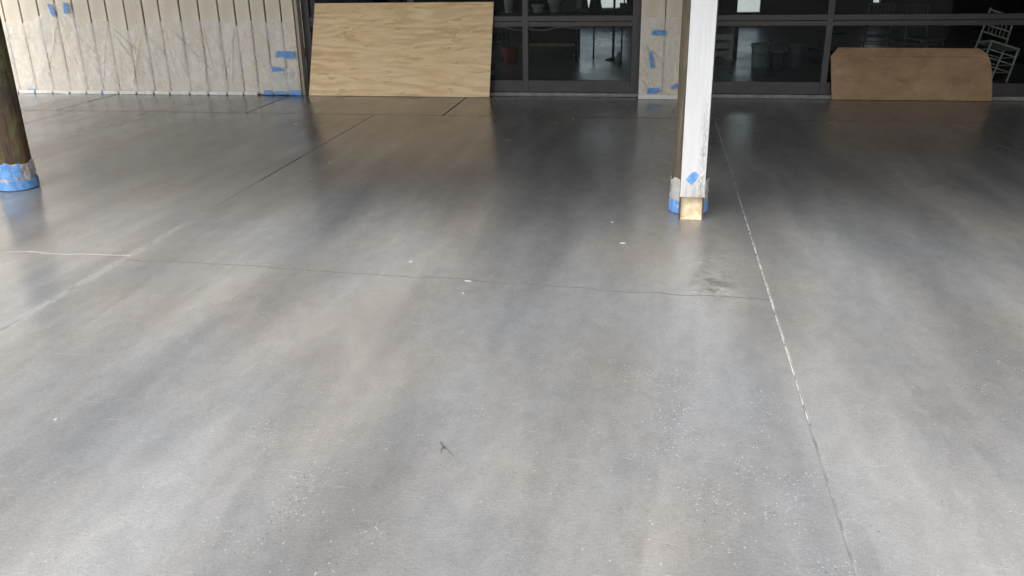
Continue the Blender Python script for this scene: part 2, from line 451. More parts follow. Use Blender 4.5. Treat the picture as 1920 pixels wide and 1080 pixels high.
# ---------------------------------------------------------------- mesh helpers
class B:
    """collects shapes, then links them as ONE mesh object"""
    def __init__(s):
        s.bm = bmesh.new()
    def box(s, x0, x1, y0, y1, z0, z1, rot=None, piv=None, bev=0.0):
        r = bmesh.ops.create_cube(s.bm, size=1.0)
        vs_ = r['verts']
        c = Vector(((x0 + x1) / 2, (y0 + y1) / 2, (z0 + z1) / 2))
        for v in vs_:
            v.co = Vector((v.co.x * (x1 - x0), v.co.y * (y1 - y0), v.co.z * (z1 - z0))) + c
        if bev:
            es = list({e for v in vs_ for e in v.link_edges})
            rr = bmesh.ops.bevel(s.bm, geom=es, offset=bev, segments=2, affect='EDGES', profile=0.6)
            vs_ = rr['verts']
        if rot is not None:
            pv = Vector(piv) if piv else c
            for v in vs_:
                v.co = rot @ (v.co - pv) + pv
        return s
    def tube(s, pts, rad, seg=10, cap=True):
        pts = [Vector(p) for p in pts]
        rings = []
        for i, p in enumerate(pts):
            t = (pts[min(i + 1, len(pts) - 1)] - pts[max(i - 1, 0)]).normalized()
            u = t.orthogonal().normalized()
            if rings:
                u = (lu - t * lu.dot(t)).normalized()
            lu = u
            v2 = t.cross(u)
            rr = rad[i] if isinstance(rad, (list, tuple)) else rad
            rings.append([s.bm.verts.new(p + (u * math.cos(a) + v2 * math.sin(a)) * rr)
                          for a in [2 * math.pi * k / seg for k in range(seg)]])
        for a, b in zip(rings, rings[1:]):
            for k in range(seg):
                s.bm.faces.new((a[k], a[(k + 1) % seg], b[(k + 1) % seg], b[k]))
        if cap:
            s.bm.faces.new(rings[0][::-1]); s.bm.faces.new(rings[-1])
        return s
    def lathe(s, prof, seg=24, c=(0, 0, 0), cap=(True, True)):
        c = Vector(c)
        rings = [[s.bm.verts.new(c + Vector((r * math.cos(2 * math.pi * k / seg), r * math.sin(2 * math.pi * k / seg), z)))
                  for k in range(seg)] for r, z in prof]
        for a, b in zip(rings, rings[1:]):
            for k in range(seg):
                s.bm.faces.new((a[k], a[(k + 1) % seg], b[(k + 1) % seg], b[k]))
        if cap[0]: s.bm.faces.new(rings[0][::-1])
        if cap[1]: s.bm.faces.new(rings[-1])
        return s
    def quads(s, verts, faces):
        vv = [s.bm.verts.new(v) for v in verts]
        for f in faces:
            s.bm.faces.new([vv[i] for i in f])
        return s
    def link(s, name, mat, parent=None, smooth=False, origin=None, kind=None):
        me = bpy.data.meshes.new(name)
        bmesh.ops.recalc_face_normals(s.bm, faces=s.bm.faces[:])
        if origin is not None:
            bmesh.ops.translate(s.bm, verts=s.bm.verts[:], vec=-Vector(origin))
        s.bm.to_mesh(me)
        s.bm.free()
        me.materials.append(mat)
        if smooth:
            for p in me.polygons:
                p.use_smooth = True
        return put(name, me, parent, origin, kind)

def put(name, me, parent=None, origin=None, kind=None):
    o = bpy.data.objects.new(name, me)
    COL.objects.link(o)
    loc = Vector(origin) if origin is not None else Vector((0, 0, 0))
    if parent:
        o.parent = parent
        loc = loc - parent.location
    o.location = loc
    if kind:
        o['kind'] = kind
    return o

def thing(name, loc, label, cat, group=None, rz=0):
    o = bpy.data.objects.new(name, None)
    o.empty_display_size = 0.1
    COL.objects.link(o)
    o.location = loc
    o.rotation_euler = (0, 0, rz)
    tag(o, label, cat, group)
    return o

def tag(o, label, cat, group=None):
    o['label'] = label
    o['category'] = cat
    if group:
        o['group'] = group
    return o

def local(o, parent):
    """part built in its thing's own coordinates"""
    o.parent = parent
    o.location = (0, 0, 0)
    return o

def rnd(a, b):
    return random.uniform(a, b)

# ---------------------------------------------------------------- ground
B().quads([(-400, -400, -0.16), (400, -400, -0.16), (400, 400, -0.16), (-400, 400, -0.16)], [(0, 1, 2, 3)]).link('ground', M['gravel'], kind='structure')

# patio: a base with joint filler, and the poured slabs on top of it
YF, YA, YW = -5.0, 9.745, 11.16
patio = B().box(-13.2, 8.6, YF, YW, -0.16, -0.009).link('patio_floor', M['filler'], kind='structure')

def jag(x0, x1, ya, yb, n, amp, seed):
    out = []
    for i in range(n + 1):
        t = i / n
        x = x0 + (x1 - x0) * t
        o = 0 if i in (0, n) else amp * noise.noise(Vector((x * 3.1, seed, 0))) * 2 + rnd(-amp, amp) * 0.35
        out.append((x, ya + (yb - ya) * t + o))
    return out

def slab(bot, top, b=(0.006,) * 4, g=(0.004,) * 4, z0=-0.008, dirty=()):
    """bot/top: polylines left to right; b/g = edge round and half gap for left, right, bottom, top"""
    def ring(dl, dr, db, dt, z):
        pts = []
        for src, s, d in ((bot, 1, db), (top[::-1], -1, dt)):
            for i, (x, y) in enumerate(src):
                first = (i == 0) if s == 1 else (i == len(src) - 1)
                last = (i == len(src) - 1) if s == 1 else (i == 0)
                pts.append((x + (dl if first else 0) - (dr if last else 0), y + s * d, z))
        return pts
    r0 = ring(g[0], g[1], g[2], g[3], z0)
    r1 = ring(*(g[i] + b[i] * 0.25 for i in range(4)), -0.0022)
    r2 = ring(*(g[i] + b[i] for i in range(4)), 0.0)
    n = len(r0)
    fs = [tuple(range(2 * n, 3 * n))]
    for k in range(2):
        for i in range(n):
            j = (i + 1) % n
            fs.append((k * n + i, k * n + j, (k + 1) * n + j, (k + 1) * n + i))
    o = B().quads(r0 + r1 + r2, fs).link('slab', M['slab'], patio)
    if dirty:
        o.data.materials.append(M['groove'])
        for p in o.data.polygons:
            if p.center.z < -0.001 and any(abs(p.center.y - e) < 0.06 and abs(p.normal.y) > .4 or abs(p.center.x - e) < .03 and abs(p.normal.x) > .4 for e in dirty):
                p.material_index = 1
    return o

XJ = [-13.0, -11.01, -7.12, -3.23, 0.66, 4.55, 8.44]
crackA = jag(-7.12, -3.23, 4.62, 4.70, 34, 0.022, 3)
crackB = jag(-3.23, 0.66, 4.64, 4.415, 60, 0.028, 9)
L, Rr = 0.012, 0.005
for i in range(6):
    x0, x1 = XJ[i], XJ[i + 1]
    top = [(x0, YA), (x1, YA)]
    gl = {-3.23: 0.0016, 0.66: 0.0028}.get(x0, 0.003)
    gr = {-3.23: 0.0016, 0.66: 0.0028}.get(x1, 0.003)
    bl = {-3.23: 0.010}.get(x0, 0.005)
    br = {-3.23: 0.010}.get(x1, 0.005)
    if i == 2 or i == 3:
        cr = crackA if i == 2 else crackB
        cg = 0.0015 if i == 3 else 0.002
        cb = 0.002 if i == 3 else 0.016
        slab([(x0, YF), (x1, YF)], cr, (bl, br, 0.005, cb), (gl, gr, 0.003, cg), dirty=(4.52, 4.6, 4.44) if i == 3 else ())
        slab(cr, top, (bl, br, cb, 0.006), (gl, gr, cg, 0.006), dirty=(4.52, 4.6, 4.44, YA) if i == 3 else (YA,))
    else:
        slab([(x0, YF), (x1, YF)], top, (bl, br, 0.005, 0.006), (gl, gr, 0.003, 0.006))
XA = [-13.0, -9.6, -7.35, -4.83, -2.41, 0.31, 4.85, 8.44]
for x0, x1 in zip(XA, XA[1:]):
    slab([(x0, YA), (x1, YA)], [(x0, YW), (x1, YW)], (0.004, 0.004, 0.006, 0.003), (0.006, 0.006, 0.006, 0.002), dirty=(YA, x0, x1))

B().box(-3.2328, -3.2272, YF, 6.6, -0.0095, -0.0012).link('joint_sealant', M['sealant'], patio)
B().box(0.6555, 0.6645, YF, 3.1, -0.0095, -0.0010).link('joint_sealant', M['old_sealant'], patio)

# ---------------------------------------------------------------- building shell
B().box(-6.6, 9.5, 11.33, 22.4, -0.12, 0.0).link('interior_floor', M['interior_concrete'], kind='structure')
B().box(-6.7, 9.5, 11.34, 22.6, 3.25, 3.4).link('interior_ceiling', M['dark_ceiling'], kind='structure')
wl = B().box(-6.7, -6.5, 11.35, 13.0, -0.15, 3.4)
wl.box(-6.7, -6.5, 13.0, 16.5, -0.15, 0.1).box(-6.7, -6.5, 13.0, 16.5, 2.3, 3.4).box(-6.7, -6.5, 16.5, 22.6, -0.15, 3.4)  # unseen side opening, added to light the hall floor from the left
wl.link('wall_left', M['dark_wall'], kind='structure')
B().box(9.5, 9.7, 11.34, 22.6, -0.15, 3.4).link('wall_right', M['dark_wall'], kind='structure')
# back wall with glazed openings to the bright yard
ops = [(-2.15, -0.78, 0.42, 2.4), (1.88, 2.42, 0.30, 2.4), (4.98, 5.15, 0.5, 2.4)]
bw = B()
x = -6.5
for a, b, z0, z1 in ops:
    bw.box(x, a, 22.4, 22.6, -0.1, 3.25)
    bw.box(a, b, 22.4, 22.6, -0.1, z0)
    bw.box(a, b, 22.4, 22.6, z1, 3.25)
    x = b
bw.box(x, 9.5, 22.4, 22.6, -0.1, 3.25)
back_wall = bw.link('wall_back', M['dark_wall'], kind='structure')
for a, b, z0, z1 in ops:
    B().box(a, b, 22.48, 22.486, z0, z1).link('window_pane', M['glass'], back_wall)

# facade above the openings (out of frame) and lintel
facade = B().box(-12.9, 9.5, 11.12, 11.34, 2.55, 3.4).link('wall_front', M['siding'], kind='structure')

# ---------------------------------------------------------------- porch roof (out of frame, shades the patio)
EY, EZ = 4.35, 3.0
roof = thing('porch_roof', (-2, EY, EZ), 'porch roof of boards on rafters over the patio', 'roof')
slope = (3.75 - EZ) / (11.2 - EY)
def rz_(y): return EZ + (y - EY) * slope
RX0, RX1 = -9.3, 9.0
B().quads([(RX0, EY, rz_(EY)), (RX1, EY, rz_(EY)), (RX1, 11.34, rz_(11.34)), (RX0, 11.34, rz_(11.34)),
           (RX0, EY, rz_(EY) + .05), (RX1, EY, rz_(EY) + .05), (RX1, 11.34, rz_(11.34) + .05), (RX0, 11.34, rz_(11.34) + .05)],
          [(0, 1, 2, 3), (4, 7, 6, 5), (0, 4, 5, 1), (1, 5, 6, 2), (2, 6, 7, 3), (3, 7, 4, 0)]).link('roof_deck', M['roof'], roof)
rb = B().quads([(-0.04, EY + .02, rz_(EY) - .16), (0.04, EY + .02, rz_(EY) - .16), (0.04, 11.1, rz_(11.1) - .16), (-0.04, 11.1, rz_(11.1) - .16),
                (-0.04, EY + .02, rz_(EY) - .004), (0.04, EY + .02, rz_(EY) - .004), (0.04, 11.1, rz_(11.1) - .004), (-0.04, 11.1, rz_(11.1) - .004)],
               [(0, 1, 2, 3), (4, 7, 6, 5), (0, 4, 5, 1), (1, 5, 6, 2), (2, 6, 7, 3), (3, 7, 4, 0)]).link('rafter', M['rafter'], roof)
base_loc = rb.location.copy()
for k in range(14):
    o = rb if k == 0 else rb.copy()
    if k: COL.objects.link(o); o.parent = roof
    o.location = base_loc + Vector((-8.3 + k * 1.3, 0, 0))
B().box(RX0 + .1, RX1 - .1, 6.0, 6.2, 2.75, 2.98).link('header_beam', M['rafter'], roof)
# main roof above the hall
B().quads([(-7.0, 11.36, 4.1), (9.9, 11.36, 4.1), (9.9, 17, 5.8), (-7.0, 17, 5.8), (9.9, 22.9, 3.6), (-7.0, 22.9, 3.6)],
          [(0, 1, 2, 3), (3, 2, 4, 5)]).link('hall_roof', M['metal_roof'], kind='structure')
B().box(-12.9, 9.5, 11.16, 11.33, 3.4, 4.3).link('wall_gable', M['siding'], kind='structure')

# ---------------------------------------------------------------- beige siding wall, left
sw = thing('siding_wall', (-6.6, 11.12, 0), 'beige vertical board siding wall behind the taped plastic, left of the plywood', 'wall')
B().box(-12.9, -4.70, 11.126, 11.34, 0.0, 2.55).link('backing', M['groove'], sw)
edges = [-12.85, -12.6, -12.35, -12.1, -11.85, -11.6, -11.35, -11.1, -10.85, -10.6, -10.35, -10.1, -9.86, -9.62, -9.37, -9.11, -8.86, -8.60, -8.33, -8.065, -7.81, -7.565, -7.32, -7.05, -6.79, -6.555, -6.26, -5.99, -5.715, -5.48, -5.27, -5.063, -4.845, -4.665]
unit = {}
def board(x0, x1, parent, y0=11.10, z1=2.55, z0=0.012):
    wd = x1 - x0
    o = B().box(x0, x1, y0 + rnd(-.002, .002), 11.124, z0, z1, bev=0.004).link('siding_board', M['siding'], parent, origin=((x0 + x1) / 2, y0, 0))
    return o
for a, b in zip(edges, edges[1:]):
    board(a + 0.011, b - 0.011, sw)
B().box(-4.672, -4.632, 11.125, 11.262, 0.0, 2.55, bev=0.003).link('corner_board', M['corner'], sw)

# beige pilaster between the two glazed openings
sp = thing('siding_pilaster', (0.15, 11.12, 0), 'narrow beige siding pier between the two glazed openings, behind the white box spout', 'wall')
B().box(-0.19, 0.56, 11.126, 11.34, 0.0, 2.55).link('backing', M['groove'], sp)
board(-0.203, 0.083, sp, 11.09)
board(0.093, 0.375, sp, 11.098)
board(0.385, 0.57, sp, 11.09)

# ---------------------------------------------------------------- glazed openings
def glazing(label, x0, x1, mulls, loc):
    t = thing('glazed_wall', loc, label, 'window')
    fy0, fy1 = 11.27, 11.335
    F = M['frame']
    B().box(x0, x1, 11.215, 11.345, 0.0, 0.045, bev=0.004).link('sill', M['sill'], t)
    B().box(x0, x1, 11.20, 11.345, 2.44, 2.56).link('head', F, t)
    B().box(x0, x0 + 0.105, fy0 - .02, fy1, 0.047, 2.44, bev=0.004).link('jamb', F, t)
    B().box(x1 - 0.105, x1, fy0 - .02, fy1, 0.047, 2.44, bev=0.004).link('jamb', F, t)
    xs = [x0 + 0.105] + [v for mu in mulls for v in (mu - 0.037, mu + 0.037)] + [x1 - 0.105]
    for mu in mulls:
        B().box(mu - 0.037, mu + 0.037, fy0 - .006, fy1, 0.047, 2.44, bev=0.004).link('mullion', F, t)
    bays = list(zip(xs[0::2], xs[1::2]))
    for a, b in bays:
        B().box(a, b, fy0, fy1, 0.047, 0.195, bev=0.004).link('bottom_rail', F, t)
        B().box(a, b, fy0, fy1, 0.862, 0.922, bev=0.004).link('lower_sash_rail', F, t)
        B().box(a, b, fy0 - .008, fy1, 0.927, 0.994, bev=0.004).link('upper_sash_rail', F, t)
        for z0, z1 in ((0.195, 0.862), (0.994, 2.44)):
            B().box(a, b, 11.301, 11.307, z0, z1).link('glass_pane', M['glass'], t)
    return t
glazing('dark framed glazed wall behind the leaning plywood sheet', -4.628, -0.205, [-3.15, -1.66], (-2.4, 11.3, 0))
glazing('dark framed glazed wall behind the brown clipped board', 0.575, 6.3, [2.045, 4.42], (3.4, 11.3, 0))
B().box(6.0, 6.2, 2.6, 11.09, -0.1, 3.4).link('wall_sky_blocker', M['blocker_brown'], kind='structure')  # unseen wall added to block sky and darken the right of the patio
B().box(6.3, 9.5, 11.10, 11.34, 0, 2.55).link('wall_far_right', M['siding'], kind='structure')

# ---------------------------------------------------------------- plastic sheeting over the siding
def film(name, x0, x1, zb, ztop, nx, nz, parent, mat, amp, seed, y=11.093, creases=(), groove=True):
    vs_, fs = [], []
    gx = [e for e in edges]
    for j in range(nz + 1):
        for i in range(nx + 1):
            u, v = i / nx, j / nz
            x = x0 + (x1 - x0) * u
            zt = ztop(x)
            z = zb + (zt - zb) * v
            q = Vector((x * 2.0 + seed, z * 1.3, seed))
            d = amp * 1.3 * abs(noise.fractal(q, 1.0, 2.1, 4))
            q2 = Vector(((x + z * 0.55) * 9.0, (z - x * 0.3) * 2.2, seed + 4))
            d += amp * 0.75 * (1 - abs(noise.noise(q2)) * 2) ** 2 * (0.4 + 0.6 * abs(noise.noise(q * 0.8)))
            q3 = Vector((x * 26, z * 19, seed + 9))
            d += amp * 0.30 * abs(noise.noise(q3))
            for (ax, az_, ang, ln, wdt, hgt) in creases:
                dx, dz = x - ax, z - az_
                ca, sa = math.cos(ang), math.sin(ang)
                s_, n_ = dx * ca + dz * sa, -dx * sa + dz * ca
                if -0.05 < s_ < ln:
                    k = 1 - abs(s_ / ln * 2 - 1) ** 3 if s_ > 0 else 0
                    d += hgt * max(0, k) * math.exp(-(n_ / wdt) ** 2)
            gd = min(abs(x - e) for e in gx)
            if groove and gd < 0.03:
                d -= 0.008 * (1 - gd / 0.03)
            fade = min(1, v * 7) * min(1, (1 - v) * 6 + 0.25)
            vs_.append((x, y - max(-0.005, d * fade), z))
    for j in range(nz):
        for i in range(nx):
            a = j * (nx + 1) + i
            fs.append((a, a + 1, a + nx + 2, a + nx + 1))
    return B().quads(vs_, fs).link(name, mat, parent, smooth=True, origin=((x0 + x1) / 2, y, zb))

ps = thing('plastic_sheeting', (-6.9, 11.09, 0), 'wide creased clear plastic sheet taped low across the beige siding', 'plastic sheet')
def top_main(x):
    k = 0.955 + 0.075 * noise.noise(Vector((x * 2.1, 0, 1))) + 0.05 * noise.noise(Vector((x * 6, 0, 5)))
    k += 0.22 * math.exp(-((x + 8.02) / 0.28) ** 2)
    k -= 0.10 * math.exp(-((x + 7.05) / 0.16) ** 2)
    return k
cre = []
random.seed(21)
for (ax, az_, n) in ((-7.32, 0.93, 6), (-6.85, 0.88, 6), (-6.55, 0.98, 4), (-8.05, 1.05, 5), (-5.95, 0.95, 6), (-5.5, 0.9, 4)):
    for k in range(n):
        cre.append((ax + rnd(-.03, .03), az_, R(-90 + rnd(8, 48) if rnd(0, 1) < .75 else -90 - rnd(5, 25)), rnd(.5, 1.1), rnd(.006, .02), rnd(.007, .020)))
film('film', -8.95, -4.672, 0.03, top_main, 460, 90, ps, M['film'], 0.022, 2.0, creases=cre)

def patch(parent, pts, y, mat=None, name='tape_strip', th=0.0015):
    """flat torn-edged tape: outline in X,Z on plane y"""
    out = []
    n = len(pts)
    for i in range(n):
        a, b = Vector(pts[i]), Vector(pts[(i + 1) % n])
        k = 4
        for j in range(k):
            p = a.lerp(b, j / k)
            if j:
                p += Vector((rnd(-1, 1), rnd(-1, 1))) * 0.0022
            out.append(p)
    nn = len(out)
    def yy(p):
        return y - 0.004 * abs(noise.noise(Vector((p.x * 14, p.y * 14, 0))))
    v = [(p.x, yy(p), p.y) for p in out] + [(p.x, yy(p) + th, p.y) for p in out]
    f = [tuple(range(nn)), tuple(range(2 * nn - 1, nn - 1, -1))] + [(i, (i + 1) % nn, (i + 1) % nn + nn, i + nn) for i in range(nn)]
    return B().quads(v, f).link(name, mat or M['tape'], parent)
random.seed(5)
patch(ps, [(-8.15, 1.19), (-8.085, 1.19), (-8.055, 1.035), (-8.105, 1.03)], 11.062)
patch(ps, [(-7.905, 1.215), (-7.835, 1.20), (-7.865, 1.065), (-7.925, 1.07)], 11.062)
patch(ps, [(-8.72, 0.06), (-8.60, 0.06), (-8.60, 0.01), (-8.71, 0.005)], 11.07)
patch(ps, [(-7.62, 0.05), (-7.50, 0.045), (-7.48, 0.018), (-7.6, 0.012)], 11.06)
# white masking strip along the foot of the sheet, torn at every groove
for a, b in zip(edges, edges[1:]):
    if a < -9.2 or b > -5.2: continue
    x = a + 0.012
    while x < b - 0.03:
        e = min(b - 0.010, x + rnd(.1, .26))
        if b - e < 0.05: e = b - 0.010
        h = 0.045 + rnd(-.006, .006)
        B().box(x, e - rnd(.002, .008), 11.052, 11.056, 0.003, h, rot=Matrix.Rotation(rnd(-.03, .03), 3, 'Y'), bev=0).link('masking_strip', M['masking'], ps)
        x = e
# short second sheet beside the corner
ps2 = thing('plastic_sheeting', (-4.86, 11.09, 0), 'small crumpled clear plastic piece under blue tape at the siding corner', 'plastic sheet')
random.seed(11)
film('film', -5.06, -4.665, 0.03, lambda x: 0.36 + 0.02 * noise.noise(Vector((x * 9, 2, 2))), 80, 60, ps2, M['wrap'], 0.024, 7.0, y=11.072)
patch(ps2, [(-4.975, 0.50), (-4.93, 0.585), (-4.85, 0.58), (-4.705, 0.575), (-4.690, 0.49), (-4.83, 0.485), (-4.855, 0.505)], 11.05)
patch(ps2, [(-5.045, 0.385), (-4.88, 0.365), (-4.86, 0.325), (-5.03, 0.315)], 11.05)
patch(ps2, [(-5.195, 0.068), (-5.068, 0.072), (-5.068, 0.012), (-5.185, 0.010)], 11.062)
patch(ps2, [(-5.042, 0.055), (-4.855, 0.058), (-4.857, 0.018), (-5.04, 0.012)], 11.058)
patch(ps2, [(-4.835, 0.072), (-4.662, 0.078), (-4.655, 0.006), (-4.832, 0.010)], 11.06)

# plastic on the pilaster
ps3 = thing('plastic_sheeting', (0.05, 11.08, 0), 'clear plastic taped over the beige pier between the glazed openings', 'plastic sheet')
random.seed(31)
cre = [(-.19 + rnd(0, .04), rnd(.1, .75), R(rnd(-75, -35)), rnd(.15, .35), rnd(.006, .014), rnd(.008, .018)) for _ in range(14)]
film('film', -0.203, 0.40, 0.03, lambda x: 0.985 + 0.025 * noise.noise(Vector((x * 6, 1, 1))), 120, 130, ps3, M['film'], 0.012, 12.0, y=11.082, creases=cre, groove=False)
patch(ps3, [(-0.075, 0.80), (-0.035, 0.835), (0.095, 0.83), (0.100, 0.775), (-0.06, 0.77)], 11.062)
patch(ps3, [(-0.10, 0.585), (-0.05, 0.57), (-0.015, 0.385), (-0.065, 0.375)], 11.062)
patch(ps3, [(-0.10, 0.135), (0.055, 0.145), (0.050, 0.085), (-0.085, 0.065)], 11.055)
patch(ps3, [(0.195, 0.165), (0.275, 0.20), (0.30, 0.15), (0.20, 0.125)], 11.055)
B().box(-0.203, 0.35, 11.05, 11.054, 0.003, 0.055).link('masking_strip', M['masking'], ps3)

# ---------------------------------------------------------------- leaning sheets
pb = B().box(-0.5, 0.5, -0.009, 0.009, 0, 1.174)
for v in pb.bm.verts:                     # a hand-cut sheet, a little out of square
    up = v.co.z > 0.5
    v.co.x = ((-1.123 if up else -1.260) if v.co.x < 0 else (1.246 if up else 1.192))
ply = pb.link('plywood_sheet', M['ply'])
tag(ply, 'tan plywood sheet with wavy grain leaning on the dark glazed wall', 'plywood sheet')
ply.location = (-3.302, 11.085, 0.003)
ply.rotation_euler = (-math.asin(0.165 / 1.174), 0, 0)

hb = thing('brown_board', (3.07, 11.1, 0), 'brown hardboard with clipped upper corners leaning on the dark glazing, right', 'board')
def prism(outline, y0, y1, name, mat, parent):
    n = len(outline)
    v = [(x, y0(x, z), z) for x, z in outline] + [(x, y1(x, z), z) for x, z in outline]
    f = [tuple(range(n)), tuple(range(2 * n - 1, n - 1, -1))] + [(i, (i + 1) % n, (i + 1) % n + n, i + n) for i in range(n)]
    return B().quads(v, f).link(name, mat, parent)
ly = lambda z: 11.155 + 0.09 * (z / 0.52)
uy = lambda z: 11.245 + 0.03 * ((z - 0.52) / 0.1)
prism([(2.145, 0.004), (3.975, 0.004), (3.945, 0.30), (3.915, 0.43), (3.885, 0.50), (2.090, 0.512)],
      lambda x, z: ly(z), lambda x, z: ly(z) + 0.006, 'lower_panel', M['hard'], hb)
prism([(2.092, 0.514), (3.883, 0.503), (3.850, 0.548), (3.765, 0.600), (2.172, 0.610)],
      lambda x, z: uy(z), lambda x, z: uy(z) + 0.006, 'upper_flap', M['hard'], hb)

# ---------------------------------------------------------------- log posts
def log_post(x, y, rad, mat, label, seed, lean=0.0):
    t = thing('log_post', (x, y, 0), label, 'post')
    seg, n = 40, 60
    b_ = B()
    rings = []
    for j in range(n + 1):
        z = 0.0 + 3.0 * j / n
        ring = []
        for k in range(seg):
            a_ = 2 * math.pi * k / seg
            r = rad * (1 - 0.02 * z) + 0.010 * noise.noise(Vector((math.cos(a_) * 1.4 + seed, math.sin(a_) * 1.4, z * 0.5))) \
                + 0.004 * noise.noise(Vector((math.cos(a_) * 7 + seed, math.sin(a_) * 7, z * 1.2)))
            ring.append(b_.bm.verts.new((r * math.cos(a_), r * math.sin(a_), z)))
        rings.append(ring)
    for p, q in zip(rings, rings[1:]):
        for k in range(seg):
            b_.bm.faces.new((p[k], p[(k + 1) % seg], q[(k + 1) % seg], q[k]))
    b_.bm.faces.new(rings[-1])
    local(b_.link('log', mat, smooth=True), t)
    return t
def sleeve(t, name, mat, rad, z0f, z1f, amp, seed, seg=96, n=26, a0=0.0, a1=2 * math.pi):
    vs_, fs = [], []
    full = abs(a1 - a0 - 2 * math.pi) < 1e-6
    for j in range(n + 1):
        for k in range(seg + 1):
            a_ = a0 + (a1 - a0) * k / seg
            c_, s_ = math.cos(a_), math.sin(a_)
            z0, z1 = z0f(a_), z1f(a_)
            z = z0 + (z1 - z0) * j / n
            d = amp * abs(noise.fractal(Vector((c_ * 2.2 + seed, s_ * 2.2, z * 9 + c_ * 2)), 1.0, 2.2, 4)) * 1.3
            d += amp * 0.6 * (1 - abs(noise.noise(Vector((c_ * 5 + z * 12, s_ * 5 + seed, z * 8)))) * 2) ** 2
            r = rad + d * (1 if 0 < j < n else 0.4)
            vs_.append((r * c_, r * s_, z))
    for j in range(n):
        for k in range(seg):
            p = j * (seg + 1) + k
            fs.append((p, p + 1, p + seg + 2, p + seg + 1))
    return local(B().quads(vs_, fs).link(name, mat, smooth=True), t)

pm = log_post(0.272, 6.10, 0.122, M['log'], 'grey brown log post with plastic wrapped foot behind the white box spout', 3.0)
nz = lambda a, s, k: noise.noise(Vector((math.cos(a) * s, math.sin(a) * s, k)))
sleeve(pm, 'plastic_wrap', M['wrap'], 0.128, lambda a: 0.04, lambda a: 0.25 + 0.03 * nz(a, 2.0, 1), 0.009, 4.0)
sleeve(pm, 'tape_band', M['tape'], 0.137, lambda a: 0.006, lambda a: 0.095 + 0.015 * nz(a, 2.5, 3), 0.003, 6.0, n=8)
pl = log_post(-5.158, 6.2, 0.136, M['dark_log'], 'dark mossy log post with blue taped foot at the left edge', 8.0)
sleeve(pl, 'plastic_wrap', M['wrap'], 0.140, lambda a: 0.03, lambda a: 0.22 + 0.03 * nz(a, 2.0, 2), 0.012, 14.0)
sleeve(pl, 'tape_band', M['tape'], 0.150, lambda a: 0.006, lambda a: 0.085 + 0.012 * nz(a, 2.5, 5), 0.004, 16.0, n=8)
sleeve(pl, 'tape_band', M['tape'], 0.151, lambda a: 0.125 + 0.03 * nz(a, 2.0, 9) + 0.02 * math.sin(a), lambda a: 0.235 + 0.025 * nz(a, 2.2, 7) + 0.02 * math.sin(a), 0.004, 18.0, n=10, a0=-math.pi * 0.95, a1=-math.pi * 0.2)

# ---------------------------------------------------------------- white box spout on the middle post
bs = thing('box_spout', (0.284, 5.90, 0), 'white painted boxed downspout with open cream mouth, fixed to the log post', 'downspout')
bx0, bx1, by0, by1 = -0.082, 0.082, -0.045, 0.055
local(B().box(bx0, bx1, by0 - 0.012, by0, 0.172, 2.95, bev=0.002).link('front_panel', M['white']), bs)
local(B().box(bx0, bx0 + 0.009, by0 + 0.001, by1, 0.006, 2.95).link('side_panel', M['brown_wood']), bs)
local(B().box(bx1 - 0.009, bx1, by0 + 0.001, by1, 0.006, 2.95).link('side_panel', M['brown_wood']), bs)
local(B().box(bx0 + 0.010, bx1 - 0.010, by0 + 0.026, by0 + 0.036, 0.016, 2.95).link('back_panel', M['cream']), bs)
local(B().quads([(bx0 + .010, by0, 0.008), (bx1 - .010, by0, 0.008), (bx1 - .010, by0 + .025, 0.016), (bx0 + .010, by0 + .025, 0.016),
                 (bx0 + .010, by0, 0.001), (bx1 - .010, by0, 0.001), (bx1 - .010, by0 + .025, 0.001), (bx0 + .010, by0 + .025, 0.001)],
                [(0, 1, 2, 3), (4, 7, 6, 5), (0, 4, 5, 1), (1, 5, 6, 2), (2, 6, 7, 3), (3, 7, 4, 0)]).link('mouth_floor', M['cream']), bs)
local(B().box(bx0 - .002, bx1 + .002, by0 - 0.016, by0 - .0125, 0.166, 0.186, bev=0.001).link('lip', M['white']), bs)
tp = patch(None, [(-0.050, 0.288), (-0.012, 0.338), (0.014, 0.346), (0.034, 0.322), (0.026, 0.296), (-0.008, 0.250)], by0 - 0.014)
local(tp, bs)

# ---------------------------------------------------------------- litter on the slabs
def chip(x, y, l, wd, ang, label):
    b_ = B()
    n = 9
    v = [b_.bm.verts.new((math.cos(2 * math.pi * k / n) * l / 2 * rnd(.8, 1.15), math.sin(2 * math.pi * k / n) * wd / 2 * rnd(.75, 1.2), 0.0)) for k in range(n)]
    u = [b_.bm.verts.new((p.co.x * .8, p.co.y * .8, 0.004)) for p in v]
    b_.bm.faces.new(v[::-1]); b_.bm.faces.new(u)
    for k in range(n):
        b_.bm.faces.new((v[k], v[(k + 1) % n], u[(k + 1) % n], u[k]))
    o = b_.link('paint_chip', M['chip'])
    o.location = (x, y, 0.0006)
    o.rotation_euler.z = ang
    return tag(o, label, 'chip', 'white chips littering the slabs')
random.seed(3)
chip(-0.16, 5.289, 0.04, 0.02, 0.2, 'white chip nearest the box spout, brightest on the slab')
chip(-1.008, 4.50, 0.045, 0.009, -.15, 'thin white sliver lying on the long crack')
chip(-1.424, 4.783, 0.028, 0.012, 0.1, 'small pale chip beyond the crack, left of the thin sliver')
chip(-2.356, 2.741, 0.017, 0.014, 0.5, 'round white chip alone on the left foreground slab')
chip(-0.251, 5.737, 0.024, 0.009, 0.0, 'tiny white chip on dark slab just left of the log post foot')
chip(-0.995, 4.31, 0.018, 0.008, -.6, 'tiny white chip just in front of the thin sliver')
